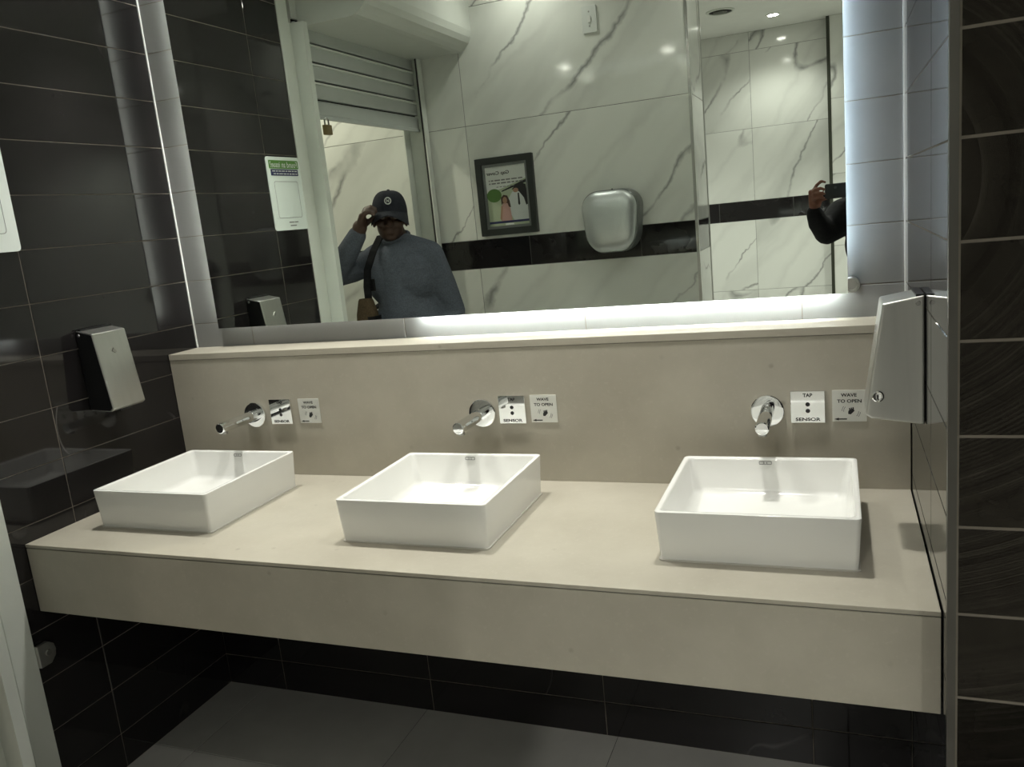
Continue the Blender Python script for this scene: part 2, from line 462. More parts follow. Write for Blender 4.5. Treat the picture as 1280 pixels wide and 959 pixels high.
# rear wall (seen in the mirror): marble with one dark band, ends in a pillar edge with steel trims
XP = -.652; YP = -2.48
rear = MB().box(XE, XP - .0015, YP, YREAR - .0015, 0, ZCEIL)
wrear = struct('wall_rear', 'white marble tiled wall with a dark band, opposite the mirror', rear, 'grout_grey')
ru = [XE, -3.075, -1.875, XP - .001]
tiles(wrear, 'marble', ru, [0, .13, .732, 1.334], lambda u, v: (u, YREAR, v), FACE_BACK)
tiles(wrear, 'marble', ru, [1.494, 2.11, 2.71, ZCEIL], lambda u, v: (u, YREAR, v), FACE_BACK)
tiles(wrear, 'dark', [XE, -3.39, -2.79, -2.17, -1.564, -.949, XP - .001], [1.334, 1.494], lambda u, v: (u, YREAR, v), FACE_BACK)
tiles(wrear, 'marble', [YREAR, YP], [0, .13, .732, 1.334], lambda u, v: (XP, u, v), FACE_EAST)
tiles(wrear, 'marble', [YREAR, YP], [1.494, 2.11, 2.71, ZCEIL], lambda u, v: (XP, u, v), FACE_EAST)
tiles(wrear, 'dark', [YREAR, YP], [1.334, 1.494], lambda u, v: (XP, u, v), FACE_EAST)
struct('trim_2', 'steel corner trim on the marble pillar edge facing the mirror', MB().box(XP - .012, XP + .003, YREAR - .012, YREAR + .003, 0, ZCEIL), 'trim', 'trim')
struct('trim_3', 'steel corner trim on the far edge of the marble pillar', MB().box(XP - .012, XP + .003, YP - .003, YP + .012, 0, ZCEIL), 'trim', 'trim')
# far wall behind the pillar
wfar = struct('wall_far', 'distant white marble wall with dark band behind the pillar', MB().box(XE, XW, YFAR - .15, YFAR - .0015, 0, ZCEIL), 'grout_grey')
fu = [XE, -3.065, -1.865, -.665, -.03]
tiles(wfar, 'marble', fu, [0, .14, .752, 1.374], lambda u, v: (u, YFAR, v), FACE_BACK)
tiles(wfar, 'marble', fu, [1.545, 2.161, 2.805, ZCEIL], lambda u, v: (u, YFAR, v), FACE_BACK)
tiles(wfar, 'dark', [XE, -2.79, -2.17, -1.57, -.975, -.342, -.03], [1.374, 1.545], lambda u, v: (u, YFAR, v), FACE_BACK)
wcol = struct('wall_far_return', 'marble clad projection of the distant wall beside a dark trim', MB().box(-.02, XW, YFAR, YFAR + .1 - .0015, 0, ZCEIL), 'grout_grey')
tiles(wcol, 'marble', [-.02, 1.18, XW], [0, .5, 1.1, 1.70, 2.308, ZCEIL], lambda u, v: (u, YFAR + .1, v), FACE_BACK)
struct('trim_4', 'dark upright trim at the corner of the distant wall', MB().box(-.045, -.02, YFAR, YFAR + .104, 0, ZCEIL), 'trim_dark', 'trim')
# enclosing walls out of view
struct('wall_east', 'plain white wall closing the room on the right', MB().box(XW, XW + .1, YFAR, YFACE, 0, ZCEIL), 'paint')
struct('wall_west', 'plain white wall closing the corridor', MB().box(XE - .1, XE, YFAR, -.5, 0, ZCEIL), 'paint')
struct('wall_corridor', 'plain white corridor wall beyond the shutter', MB().box(XE, XL - .12, -.6, -.5, 0, ZCEIL), 'paint')
# bulkhead over the shutter
prof = [(XL, 2.49), (-1.875, 2.49), (-1.852, 2.494), (-1.828, 2.508), (-1.806, 2.530), (-1.792, 2.556), (-1.785, 2.59), (-1.785, ZCEIL), (XL, ZCEIL)]
bk = MB().loft([[(x, -.985, z) for x, z in prof], [(x, YREAR, z) for x, z in prof]])
struct('bulkhead', 'white boxed bulkhead hiding the roll of the shutter', bk, 'paint', 'bulkhead')

# ================================================================== ROLLER SHUTTER
sh = thing('roller_shutter', 'white roller shutter, mostly rolled up, in the doorway behind the man', 'shutter', (XL, -1.48, 0))
def lx(mbx, x0, x1, y0, y1, z0, z1): return mbx.box(x0 - XL, x1 - XL, y0 + 1.48, y1 + 1.48, z0, z1)
o = build('frame_flange', lx(MB(), XL, XL + .006, -.909, -.838, 0, 2.62), 'powder', sh); bevel(o, .001, 1)
g1 = MB(); lx(g1, XL - .02, XL - .012, -.942, -.909, 0, 2.50)
build('groove', g1, 'powder', sh)
g2 = MB(); lx(g2, XL - .06, -2.0875, -.950, -.942, 0, 2.50); lx(g2, -2.094, -2.0875, -.975, -.950, 0, 2.50); lx(g2, XL - .06, XL - .054, -.975, -.950, 0, 2.50)
build('guide_rail', g2, 'powder', sh)
g3 = MB(); lx(g3, XL - .07, -2.0875, -2.035, -2.026, 0, 2.50); lx(g3, -2.094, -2.0875, -2.026, -1.99, 0, 2.50); lx(g3, XL - .07, XL - .062, -2.026, -1.96, 0, 2.50)
build('guide_rail', g3, 'powder', sh)
g4 = MB(); lx(g4, -2.105, -2.097, -2.0262, -1.992, 0, 2.50)
build('slot_shade', g4, 'black', sh)  # black strip stands in for the shade inside the rail slot
slp = []
n = 8
for k in range(n + 1):
    a = k / n
    slp.append((.009 * math.sin(PI * a) + (.0 if 0 < k < n else -.004), .074 * a))
for i in range(5):
    z0 = 2.117 + .0795 * i
    if i == 0: prof = [(-.012, -.004), (.008, -.004), (.008, .010), (.004, .014), (.0045, .066), (.001, .074), (-.012, .074)]
    else: prof = [(-.012, .003), (.003, .003), (.0045, .008), (.0045, .066), (.001, .074), (-.012, .074)]
    s = MB().loft([[(x, y + 1.48, z + z0) for x, z in prof] for y in (-2.018, -.956)])
    build('slat', s, 'slat', sh)
    if i:
        h = MB().loft([[(x, y + 1.48, z + z0) for x, z in ((.0045, .062), (.012, .064), (.012, .072), (.001, .075))] for y in (-2.010, -.976)])
        build('slat_lip', h, 'powder', sh)
    gp = MB(); gp.box(-.016, -.0125, -2.018 + 1.48, -.956 + 1.48, z0 + .070, z0 + .0855)
    build('slat_gap_shade', gp, 'recess_shade', sh)  # solid dark strip painted as the shade between slats
pl = thing('padlock', 'small tarnished brass padlock hanging under the rolled up shutter', 'padlock', (XL + .006, -1.095, 2.045))
o = build('lock_body', MB().box(-.011, .011, -.024, .024, 0, .044), 'brass', pl); bevel(o, .004, 2)
sk = [(0, .015 * math.cos(a), .058 + .018 * math.sin(a)) for a in [PI * k / 8 for k in range(9)]]
build('shackle', MB().tube([(0, .015, .04)] + sk + [(0, -.015, .04)], .004, 8), 'chrome', pl, True)
lt = thing('door_latch', 'small rounded metal latch tab sticking out beside the white shutter frame', 'latch', (XL, -.838, .506))
o = build('latch_plate', MB().loft([[(.004 + t, y, z) for y, z in [(y_, z_) for y_, z_ in [(0, -.035), (.035, -.035), (.052, -.018), (.056, 0), (.052, .018), (.035, .032), (0, .032)]]] for t in (0, .012)]), 'satin', lt); bevel(o, .002, 2)
build('latch_screw', MB().cyl((.014, .03, 0), (.020, .03, 0), .010, .008, 16), 'trim', lt, True)

# ================================================================== VANITY
ct = thing('vanity_counter', 'long beige stone vanity counter carrying three basins', 'counter', (0, 0, ZB))
o = build('worktop', MB().box(XL + .002, XR - .002, YF, -.132, ZC - .0095 - ZB, ZC - ZB), 'stone', ct); bevel(o, .0015, 2)
build('shadow_groove', MB().box(XL + .002, XR - .002, YF + .004, YF + .06, ZC - .0125 - ZB, ZC - .0095 - ZB), 'grout_grey', ct)
o = build('front_apron', MB().box(XL + .002, XR - .002, YF + .001, YF + .03, 0, ZC - .0125 - ZB), 'stone', ct); bevel(o, .0015, 2)
build('underside_board', MB().box(XL + .002, XR - .002, YF + .03, -.132, .01, .03), 'black', ct)
sp = thing('stone_upstand', 'beige stone upstand with a shelf ledge below the mirror', 'upstand', (0, 0, ZC))
o = build('face_panel', MB().box(XL + .002, XR - .002, YL + .002, -.1305, .0005, ZL - .022 - ZC), 'stone', sp)
build('panel_joint', MB().box(XL + .002, XR - .002, YL + .005, -.1305, ZL - .022 - ZC, ZL - .0205 - ZC), 'grout_grey', sp)
o = build('shelf_ledge', MB().box(XL + .002, XR - .002, YL, -.0005, ZL - .0205 - ZC, ZL - ZC), 'stone', sp); bevel(o, .0015, 2)

# mirror
X0, X1, Z0, Z1 = -2.0029, 0.0247, 1.3177, 2.605
mr = thing('wall_mirror', 'large frameless backlit wall mirror above the stone ledge', 'mirror', ((X0 + X1) / 2, 0, Z0))
mo = (X0 + X1) / 2
build('mirror_glass', MB().box(X0 - mo, X1 - mo, YM, YM + .0008, 0, Z1 - Z0), 'mirror', mr)
build('glass_backing', MB().box(X0 - mo, X1 - mo, YM + .0008, YM + .006, 0, Z1 - Z0), 'mirror_edge', mr)
for (a, b_, c, d) in ((X0 + .12, X1 - .12, .10, .12), (X0 + .12, X1 - .12, Z1 - Z0 - .12, Z1 - Z0 - .10)):
    build('mounting_rail', MB().box(a - mo, b_ - mo, YM + .006, -.001, c, d), 'trim', mr)
def led(x0, x1, z0, z1, mat): build('led_strip', MB().box(x0 - mo, x1 - mo, YM + .0062, YM + .0125, z0 - Z0, z1 - Z0), mat, mr)
led(-1.22, X1 - .03, Z0 + .008, Z0 + .016, 'led_b')
led(X0 + .03, -1.24, Z0 + .022, Z0 + .030, 'led_bd')
led(X1 - .030, X1 - .022, Z0 + .10, Z1 - .03, 'led_r')
led(X0 + .022, X0 + .030, Z0 + .05, Z1 - .03, 'led_l')
led(X0 + .04, X1 - .04, Z1 - .030, Z1 - .022, 'led_t')
so = MB().lathe((.034 - mo, -.001, .0195), (0, -1, 0), [(0, .020), (.024, .020), (.0262, .0185), (.0265, .013), (.024, .012)], 28)
build('standoff', so, 'satin', mr, 0.5)

# basins
def basin(x0, label):
    W, Dp, H = .4143, .4084, .1142
    cx, cy = x0 + W / 2, (-.6554 - .247) / 2
    t = thing('wash_basin', label, 'basin', (cx, cy, ZC), group=None)
    def rl(w, d, r, z): return [(x, y, z) for x, y in rrect(w, d, r, 5)]
    o = .010
    loops = [rl(W - .006 - o, Dp - .006 - o, .008, 0), rl(W - .005 - o, Dp - .005 - o, .010, .004), rl(W - .002, Dp - .002, .011, H - .004), rl(W - .0025, Dp - .0025, .011, H - .001), rl(W - .006, Dp - .006, .010, H),
             rl(W - .022, Dp - .022, .012, H), rl(W - .026, Dp - .026, .012, H - .002), rl(W - .028, Dp - .028, .014, H - .006), rl(W - .045, Dp - .045, .022, .036), rl(W - .056, Dp - .056, .024, .027), rl(W - .08, Dp - .08, .024, .0235), rl(.06, .06, .028, .020), rl(.03, .03, .0145, .020)]
    b_ = build('bowl', MB().loft(loops), 'ceramic', t, 0.9)
    dr = build('drain', MB().lathe((0, -.015, .0215), (0, 0, 1), [(0, .026), (.004, .026), (.006, .022), (.0065, .004)], 28), 'chrome', t, True)
    sil = MB(); ring_frame(sil, rrect(W + .002 - o, Dp + .002 - o, .010), rrect(W - .016, Dp - .016, .008), .0002, .0035)
    build('sealant_bead', sil, 'silicone', t)
    lg = MB()
    ly = Dp / 2 - .0165
    for dx in (-.009, .009):
        ring_frame(lg, rrect(.0125, .0085, .002, 3, dx, 0), rrect(.0095, .0055, .001, 3, dx, 0), 0, .0006)
    lg.box(-.0030, .0030, -.0042, -.0030, 0, .0006); lg.box(-.0030, .0030, .0030, .0042, 0, .0006)
    g = build('maker_mark', lg, 'print_logo', t, loc=(-.005, ly, H - .0115), )
    g.rotation_euler = (PI / 2 - 0.10, 0, 0)
    return t
basin(-2.0117, 'white square ceramic basin next to the dark left wall')
basin(-1.187, 'white square ceramic basin in the middle of the counter')
basin(-.3781, 'white square ceramic basin next to the right wall and its dispenser')

def faucet(x, label):
    t = thing('wall_tap', label, 'tap', (x, YL + .002, 1.037))
    build('wall_flange', MB().lathe((0, 0, 0), (0, -1, 0), [(0, .042), (.009, .042), (.0105, .0405), (.011, .036), (.011, .017)], 40), 'chrome', t, 0.5)
    sp_ = MB().lathe((0, -.0105, 0), (0, -1, 0.0), [(0, .0172), (.165, .0172), (.1685, .0165), (.1705, .014)], 32)
    build('spout', sp_, 'chrome', t, 0.5)
    build('aerator', MB().lathe((0, -.163, -.0145), (0, 0, -1), [(0, .011), (.007, .011), (.0075, .009)], 24), 'trim', t, 0.5)
    build('set_screw', MB().cyl((0, -.03, .0165), (0, -.03, .0185), .003, .003, 10), 'trim', t)
    return t
faucet(-1.809, 'chrome wall tap over the basin beside the dark left wall')
faucet(-.983, 'chrome wall tap over the middle basin')
faucet(-.1755, 'chrome wall tap over the basin beside the right wall')

def sensor(x, label):
    t = thing('sensor_plate', label, 'sensor', (x, YL + .002, 1.047), FACE_FRONT)
    o = build('cover', MB().poly(rrect(.083, .083, .0015, 2), 0, .008), 'chrome', t); bevel(o, .001, 2)
    for y in (.007, -.010): build('sensor_eye', MB().disc(0, y, .0055, .0055, .008, .0086, 20), 'black', t)
    text_part('lettering', 'TAP', 'print_black', t, 0, .031, width=.023, z=.0081, bold=.03)
    text_part('lettering', 'SENSOR', 'print_black', t, 0, -.032, width=.060, height=.0085, z=.0081, bold=.03)
    return t
sensor(-1.7035, 'square chrome tap sensor plate over the basin beside the dark left wall')
sensor(-.887, 'square chrome tap sensor plate over the middle basin')
sensor(-.0765, 'square chrome tap sensor plate over the basin beside the right wall')

def wave(x, label):
    t = thing('instruction_plate', label, 'sign', (x, YL + .002, 1.048), FACE_FRONT)
    o = build('plate', MB().poly(rrect(.080, .081, .001, 2), 0, .0025), 'plate', t)
    text_part('lettering', 'WAVE', 'print_black', t, -.001, .028, width=.037, height=.0088, z=.0026, bold=.032)
    text_part('lettering', 'TO OPEN', 'print_black', t, 0, .0125, width=.057, height=.0088, z=.0026, bold=.032)
    ar = MB().poly([(-.036, -.034), (-.025, -.0305), (-.025, -.0325), (-.006, -.0325), (-.006, -.0355), (-.025, -.0355), (-.025, -.0375)], .0026, .003)
    build('arrow', ar, 'print_black', t)
    hd = MB().poly([(-.003, -.021), (.003, -.022), (.012, -.013), (.010, -.008), (.005, -.007), (.0005, -.0105), (-.002, -.012), (-.003, -.016)], .0026, .003)
    for k in range(3): hd.poly([(-.0005 + .004 * k, -.0105 + .0015 * k), (.0025 + .004 * k, -.0115 + .0015 * k), (.002 + .004 * k, -.0055 + .001 * k), (-.001 + .004 * k, -.0055 + .001 * k)], .0026, .0031)
    build('hand_symbol', hd, 'print_black', t)
    wv = MB()
    for (cx, cy, r, a0, a1) in ((.004, -.014, .018, 2.4, 3.2), (.004, -.014, .022, 2.5, 3.1), (.004, -.014, .018, -.8, 0.0), (.004, -.014, .022, -.7, -.1)):
        pts = [(cx + r * math.cos(a0 + (a1 - a0) * k / 8), cy + r * math.sin(a0 + (a1 - a0) * k / 8)) for k in range(9)]
        pin = [(cx + (r - .0012) * math.cos(a0 + (a1 - a0) * k / 8), cy + (r - .0012) * math.sin(a0 + (a1 - a0) * k / 8)) for k in range(9)]
        build('motion_mark', MB().poly(pts + pin[::-1], .0026, .003), 'print_grey', t)
    return t
wave(-1.5945, 'brushed WAVE TO OPEN plate over the basin beside the dark left wall')
wave(-.791, 'brushed WAVE TO OPEN plate over the middle basin')
wave(.0215, 'brushed WAVE TO OPEN plate partly hidden by the right wall dispenser')

# dispensers
def dispenser(label, loc, rot, mat_front, right=False):
    t = thing('soap_dispenser', label, 'dispenser', loc, rot)
    w = .0635
    H = .25
    d0, d1 = (.078, .112) if right else (.064, .094)
    # local x along wall, y up (0 = bottom), z out
    side = [(0, -.018 if right else 0), (.0, H), (d0, H - .014), (d1, .004), (d1 - .012, -.004)]
    b = build('housing', MB().loft([[(x, y, z) for z, y in side] for x in (-w, w)]), mat_front, t); bevel(b, .005, 3)
    if not right:
        sd = [(.002, .004), (.002, H - .004), (d0 - .003, H - .018), (d1 - .004, .008), (d1 - .014, .0)]
        for sgn in (-1, 1): build('side_panel', MB().loft([[(x, y, z) for z, y in sd] for x in (sgn * (w - .001), sgn * (w + .0012))]), 'black', t)
    build('top_hinge', MB().box(-w + .004, w - .004, H - .006, H + .0015, .001, .016), 'black', t)
    for sgn in (-1, 1): build('hinge_screw', MB().cyl((sgn * (w + .0002), H - .016, .012), (sgn * (w + .003), H - .016, .012), .005, .004, 14), 'trim', t, True)
    lk = build('lock', MB().lathe((w - .001, .044 if right else .05, d1 - .024), (1, 0, 0), [(0, .012), (.004, .012), (.0055, .0095), (.0045, .0075), (.0045, .001)], 24), 'chrome', t, 0.5)
    build('keyhole', MB().box(w + .0034, w + .0042, (.040 if right else .046), (.048 if right else .054), d1 - .0252, d1 - .0228), 'black', lk)
    build('push_bar', MB().box(-.022, .022, -.010, .006, d1 - .05, d1 - .018), 'black', t)
    nt_ = MB().disc(.012, 0, .012, .006, 0, .003, 16)
    build('level_window', MB().poly([(-.010, H * .70), (-.004, H * .74), (.006, H * .69), (.001, H * .67)], d0 + .0085, d0 + .0115), 'trim', t)
    return t
# left wall: local x -> +Y
dispenser('slanted brushed steel soap dispenser on the dark left wall', (XL + .0005, -.4285, 1.140), FACE_EAST, 'satin')
dispenser('slanted satin grey soap dispenser with round lock on the right wall', (XR - .0005, -.4285, 1.110), FACE_WEST, 'satin', True)

# notice on the left wall (code square left blank)
t = thing('notice_board', 'white plastic notice with green and navy heading on the dark left wall', 'sign', (XL + .0005, -.728, 1.637), FACE_EAST)
o = build('board', MB().poly(rrect(.228, .299, .012, 5, 0, .1495), 0, .004), 'sign', t)
build('green_band', MB().poly(rrect(.200, .034, .004, 3, 0, .268), .0042, .0046), 'print_green', t)
text_part('lettering', 'Found an issue?', 'print_white', t, 0, .268, width=.186, height=.024, z=.0047, bold=.01)
build('navy_band', MB().poly(rrect(.186, .026, .002, 3, 0, .236), .0042, .0046), 'print_navy', t)
tl = MB()
for y in (.2415, .2305):
    x = -.086
    while x < .08:
        w = random.uniform(.012, .026); tl.box(x, min(x + w, .086), y - .002, y + .002, .0047, .0049); x += w + .005
build('small_print', tl, 'print_white', t)
cr = MB(); ring_frame(cr, rrect(.162, .150, .010, 4, 0, .125), rrect(.159, .147, .009, 4, 0, .125), .0042, .0045)
build('outline', cr, 'print_grey', t)
tl = MB()
for (x0, x1, y) in ((-.045, -.02, .032), (-.016, .018, .032), (-.03, .012, .018)): tl.box(x0, x1, y - .0022, y + .0022, .0042, .0045)
build('small_print', tl, 'print_grey', t)

# ================================================================== THINGS ON THE REAR WALL
# framed poster: local x -> -X
t = thing('framed_poster', 'charcoal framed medical cover poster on the marble wall opposite the mirror', 'poster', (-1.667, YREAR + .0005, 1.7195), FACE_BACK)
mb = MB(); ring_frame(mb, rrect(.334, .418, .004, 2), rrect(.262, .346, .002, 2), 0, .026)
o = build('frame', mb, 'frame', t); bevel(o, .003, 2)
mb = MB(); ring_frame(mb, rrect(.262, .346, .002, 2), rrect(.236, .318, .002, 2), .004, .016)
build('inner_lip', mb, 'frame_inner', t)
pg = build('poster_sheet', MB().poly(rrect(.240, .322, .002, 2), .001, .006), 'print_lime', t)
z = .0062
build('footer_band', MB().box(-.118, .118, -.146, -.134, z, z + .0004), 'print_navy', pg)
build('footer_print', MB().box(-.025, .025, -.158, -.149, z, z + .0004), 'print_white', pg)
build('white_panel', MB().poly([(-.118, .159), (.118, .159), (.118, .02), (.03, .04), (-.118, .085)], z, z + .0003), 'print_white', pg)
text_part('heading', 'Gap Cover', 'print_black', pg, .045, .122, width=.135, height=.024, z=z + .0004, bold=.02)
tl = MB()
for y, hgt in ((.086, .0035), (.070, .0035)):
    x = -.098
    while x < .095:
        w = random.uniform(.014, .034); tl.box(x, min(x + w, .100), y - hgt, y + hgt, z + .0004, z + .0007); x += w + .006
build('text_line', tl, 'print_grey', pg)
tl = MB()
x = -.09
while x < .06:
    w = random.uniform(.010, .02); tl.box(x, x + w, .048, .052, z + .0004, z + .0007); x += w + .006
build('text_line', tl, 'print_grey', pg)
build('diagonal_rule', MB().poly([(-.118, .078), (.03, .028), (.03, .022), (-.118, .062)], z + .0004, z + .0007), 'print_black', pg)
build('green_roundel', MB().disc(.076, .006, .043, .036, z + .0004, z + .0009), 'print_leaf', pg)
# flat printed picture: a doctor in a white coat with a child (plain shapes)
build('printed_coat', MB().poly([(-.118, -.134), (-.118, .01), (-.085, .022), (-.055, .028), (-.03, .015), (.004, -.03), (-.005, -.09), (-.03, -.134)], z + .0004, z + .0008), 'print_coat', pg)
build('printed_hair', MB().poly([(-.116, -.055), (-.106, -.06), (-.096, -.02), (-.07, .016), (-.03, .03), (-.055, .052), (-.085, .062), (-.112, .05), (-.117, .0)], z + .0009, z + .0012), 'print_black', pg)
build('printed_face', MB().disc(-.052, .024, .016, .012, z + .0013, z + .0016), 'print_skin', pg)
build('printed_tie', MB().poly([(-.070, .008), (-.062, .008), (-.060, -.05), (-.066, -.058), (-.072, -.05)], z + .0009, z + .0012), 'print_black', pg)
build('printed_dress', MB().poly([(.044, -.134), (.040, -.06), (.028, -.038), (-.004, -.038), (-.012, -.07), (-.018, -.134)], z + .0009, z + .0012), 'print_pink', pg)
build('printed_hair', MB().poly([(.038, -.048), (.038, -.01), (.022, .006), (.0, .0), (-.012, -.03), (-.016, -.065), (-.004, -.06), (.002, -.04), (.03, -.04)], z + .0013, z + .0016), 'print_hair', pg)
build('printed_face', MB().disc(.016, -.024, .013, .018, z + .0017, z + .002), 'print_skin', pg)
build('printed_arm', MB().poly([(.044, -.134), (.052, -.12), (.040, -.05), (.030, -.055)], z + .0013, z + .0016), 'print_skin', pg)

# hand dryer
t = thing('hand_dryer', 'rounded silver hand dryer on the marble wall over the dark band', 'hand dryer', (-1.072, YREAR + .0005, 1.530), FACE_BACK)
def dl(w, h, r, y, z): return [(x * (1 - .20 * max(0, -(yy + y)) / .157), yy + y, z) for x, yy in rrect(w, h, r, 8)]
shell = [dl(.275, .300, .085, 0, 0), dl(.300, .318, .09, 0, .006), dl(.300, .318, .09, 0, .08), dl(.296, .316, .09, 0, .118), dl(.288, .308, .088, 0, .124)]
build('back_shell', MB().loft(shell), 'silver_dark', t, 0.6)
cov = [dl(.284, .304, .088, 0, .123), dl(.286, .306, .088, 0, .130)]
for k in range(1, 13):
    a = k / 12 * PI / 2
    q = max(.03, math.cos(a) ** .60)
    cov.append(dl(.286 * q, .306 * q, q * (.088 + .05 * (1 - q)), .015 * (1 - q), .132 + .050 * math.sin(a)))
build('front_cover', MB().loft(cov), 'silver', t, 1.2)
build('air_outlet', MB().poly(rrect(.10, .012, .005, 4, 0, 0), 0, .004), 'black', t, loc=(0, -.158, .09)).rotation_euler = (PI / 2, 0, 0)
build('cover_screw', MB().cyl((.0, .1595, .04), (0, .164, .04), .005, .004, 12), 'black', t)

# switch high on the rear wall
t = thing('wall_switch', 'small white switch plate high on the marble wall above the hand dryer', 'switch', (-1.134, YREAR + .0005, 2.535), FACE_BACK)
o = build('face_plate', MB().poly(rrect(.075, .130, .005, 3), 0, .008), 'print_white', t); bevel(o, .0015, 2)
build('rocker', MB().poly(rrect(.015, .032, .003, 3), .008, .013), 'ceramic', t)
for y in (.036, -.033): build('screw', MB().disc(0, y, .004, .004, .008, .0092, 12), 'trim', t)

# ================================================================== LAMPS
def downlight(x, y, z, watts, label, color=(1.0, .99, .92), group=None, size=PI * .75, blend=.6, rad=.045):
    t = thing('downlight', label, 'downlight', (x, y, z))
    ring = MB().lathe((0, 0, 0), (0, 0, -1), [(0, .055), (.004, .055), (.006, .050), (.006, .041), (.003, .040)], 28)
    build('bezel', ring, 'powder', t, 0.5)
    build('lens', MB().lathe((0, 0, -.0032), (0, 0, -1), [(0, .038), (.003, .038), (.004, .030)], 24), 'lamp', t, True)
    ld = bpy.data.lights.new('downlight_lamp', 'SPOT')
    ld.energy = watts; ld.color = color; ld.spot_size = size; ld.spot_blend = blend; ld.shadow_soft_size = rad
    lo = bpy.data.objects.new('downlight_lamp', ld); COL.objects.link(lo); lo.parent = t; lo.location = (0, 0, -.02)
    return t
downlight(-1.80, -.34, ZDROP, W_BASIN, 'round recessed downlight in the soffit above the basin by the left wall', size=PI * .47, blend=1.0)
downlight(-1.05, -.34, ZDROP, W_BASIN, 'round recessed downlight in the soffit above the middle basin', size=PI * .47, blend=1.0)
downlight(-.30, -.34, ZDROP, W_BASIN, 'round recessed downlight in the soffit above the basin by the right wall', size=PI * .47, blend=1.0)
downlight(-1.45, -1.84, ZCEIL, W_ROOM, 'round recessed downlight in the ceiling close to the bulkhead and marble wall')
downlight(-.30, -1.84, ZCEIL, W_ROOM, 'round recessed downlight in the ceiling close to the marble pillar edge')
downlight(-.427, -4.953, ZCEIL, W_FAR * .3, 'round recessed downlight near the distant marble wall, reflected beyond the pillar')
downlight(-.45, -3.60, ZCEIL, W_FAR, 'round recessed downlight in the ceiling behind the marble pillar')
downlight(.95, -3.6, ZCEIL, W_FAR, 'unseen round downlight added to brighten the ceiling right of the pillar')  # added out of view to lift the dim far ceiling
downlight(-1.9, -3.9, ZCEIL, W_FAR, 'unseen round downlight added to brighten the ceiling behind the marble pillar wall')  # extra lamp out of sight, put in to brighten the far ceiling
downlight(-2.95, -1.45, ZCEIL, W_CORR, 'round recessed downlight in the corridor beyond the shutter', (1.0, .93, .78))
t = thing('ceiling_vent', 'round dark ceiling vent beside the distant downlight', 'vent', (-.772, -4.49, ZCEIL))
mb = MB().lathe((0, 0, 0), (0, 0, -1), [(0, .105), (.005, .105), (.009, .098), (.009, .086), (.0, .085)], 32)
build('rim', mb, 'powder', t, 0.5)
build('opening', MB().lathe((0, 0, -.0005), (0, 0, -1), [(0, .084), (.003, .084)], 32), 'recess_shade', t)  # flat black disc painted as the shade inside the vent
build('valve_disc', MB().lathe((0, 0, -.004), (0, 0, -1), [(0, .05), (.006, .052), (.010, .03)], 28), 'trim_dark', t, True)

# ================================================================== PEOPLE
def blob(parts, voxel, smooth_it, name, mat, parent=None):
    """one continuous skin from overlapping ellipsoids and tapered limbs"""
    bm = bmesh.new()
    for p in parts:
        if p[0] == 'e':                       # ellipsoid: centre, radii, euler
            _, c, r, *e = p
            mt = Matrix.Translation(c) @ (Euler(e[0]).to_matrix().to_4x4() if e else Matrix()) @ Matrix.Diagonal((*r, 1))
            bmesh.ops.create_icosphere(bm, subdivisions=3, radius=1.0, matrix=mt)
        else:                                 # limb: list of (point, radius[, depth ratio])
            pts = p[1]
            for (a, ra), (b_, rb) in zip(pts[:-1], pts[1:]):
                a = Vector(a); b_ = Vector(b_)
                d = b_ - a; ln = d.length
                q = d.to_track_quat('Z', 'Y').to_matrix().to_4x4()
                bmesh.ops.create_cone(bm, cap_ends=True, segments=16, radius1=ra, radius2=rb, depth=ln, matrix=Matrix.Translation((a + b_) / 2) @ q)
            for a, ra in pts: bmesh.ops.create_icosphere(bm, subdivisions=2, radius=ra * 1.02, matrix=Matrix.Translation(a))
    me = bpy.data.meshes.new('tmp'); bm.to_mesh(me); bm.free()
    t_ = bpy.data.objects.new('tmp', me); COL.objects.link(t_)
    r = t_.modifiers.new('r', 'REMESH'); r.mode = 'VOXEL'; r.voxel_size = voxel; r.use_smooth_shade = True
    s = t_.modifiers.new('s', 'SMOOTH'); s.factor = 0.5; s.iterations = smooth_it
    dg = bpy.context.evaluated_depsgraph_get()
    out = bpy.data.meshes.new_from_object(t_.evaluated_get(dg))
    bpy.data.objects.remove(t_); bpy.data.meshes.remove(me)
    out.materials.clear(); out.materials.append(M[mat]); out.name = name
    out.polygons.foreach_set('use_smooth', [True] * len(out.polygons))
    return link(name, out, parent)

def hand_parts(wrist, palm, across, normal, fingers, s=1.0):
    """palm ellipsoid between wrist and knuckles plus five bent fingers given as point lists"""
    w = Vector(wrist); k = Vector(palm); a = Vector(across).normalized()
    d = (k - w)
    parts = [('l', [(w, .024 * s), (w + d * .35, .025 * s)])]
    for q in (-.030, -.010, .010, .029):
        parts.append(('l', [(w + d * .25 + a * q * .55, .0145 * s), (k + a * q, .0115 * s)]))
    for f in fingers:
        n_ = len(f)
        parts.append(('l', [(Vector(p), (.0098 - .0011 * i) * s) for i, p in enumerate(f)]))
    return parts

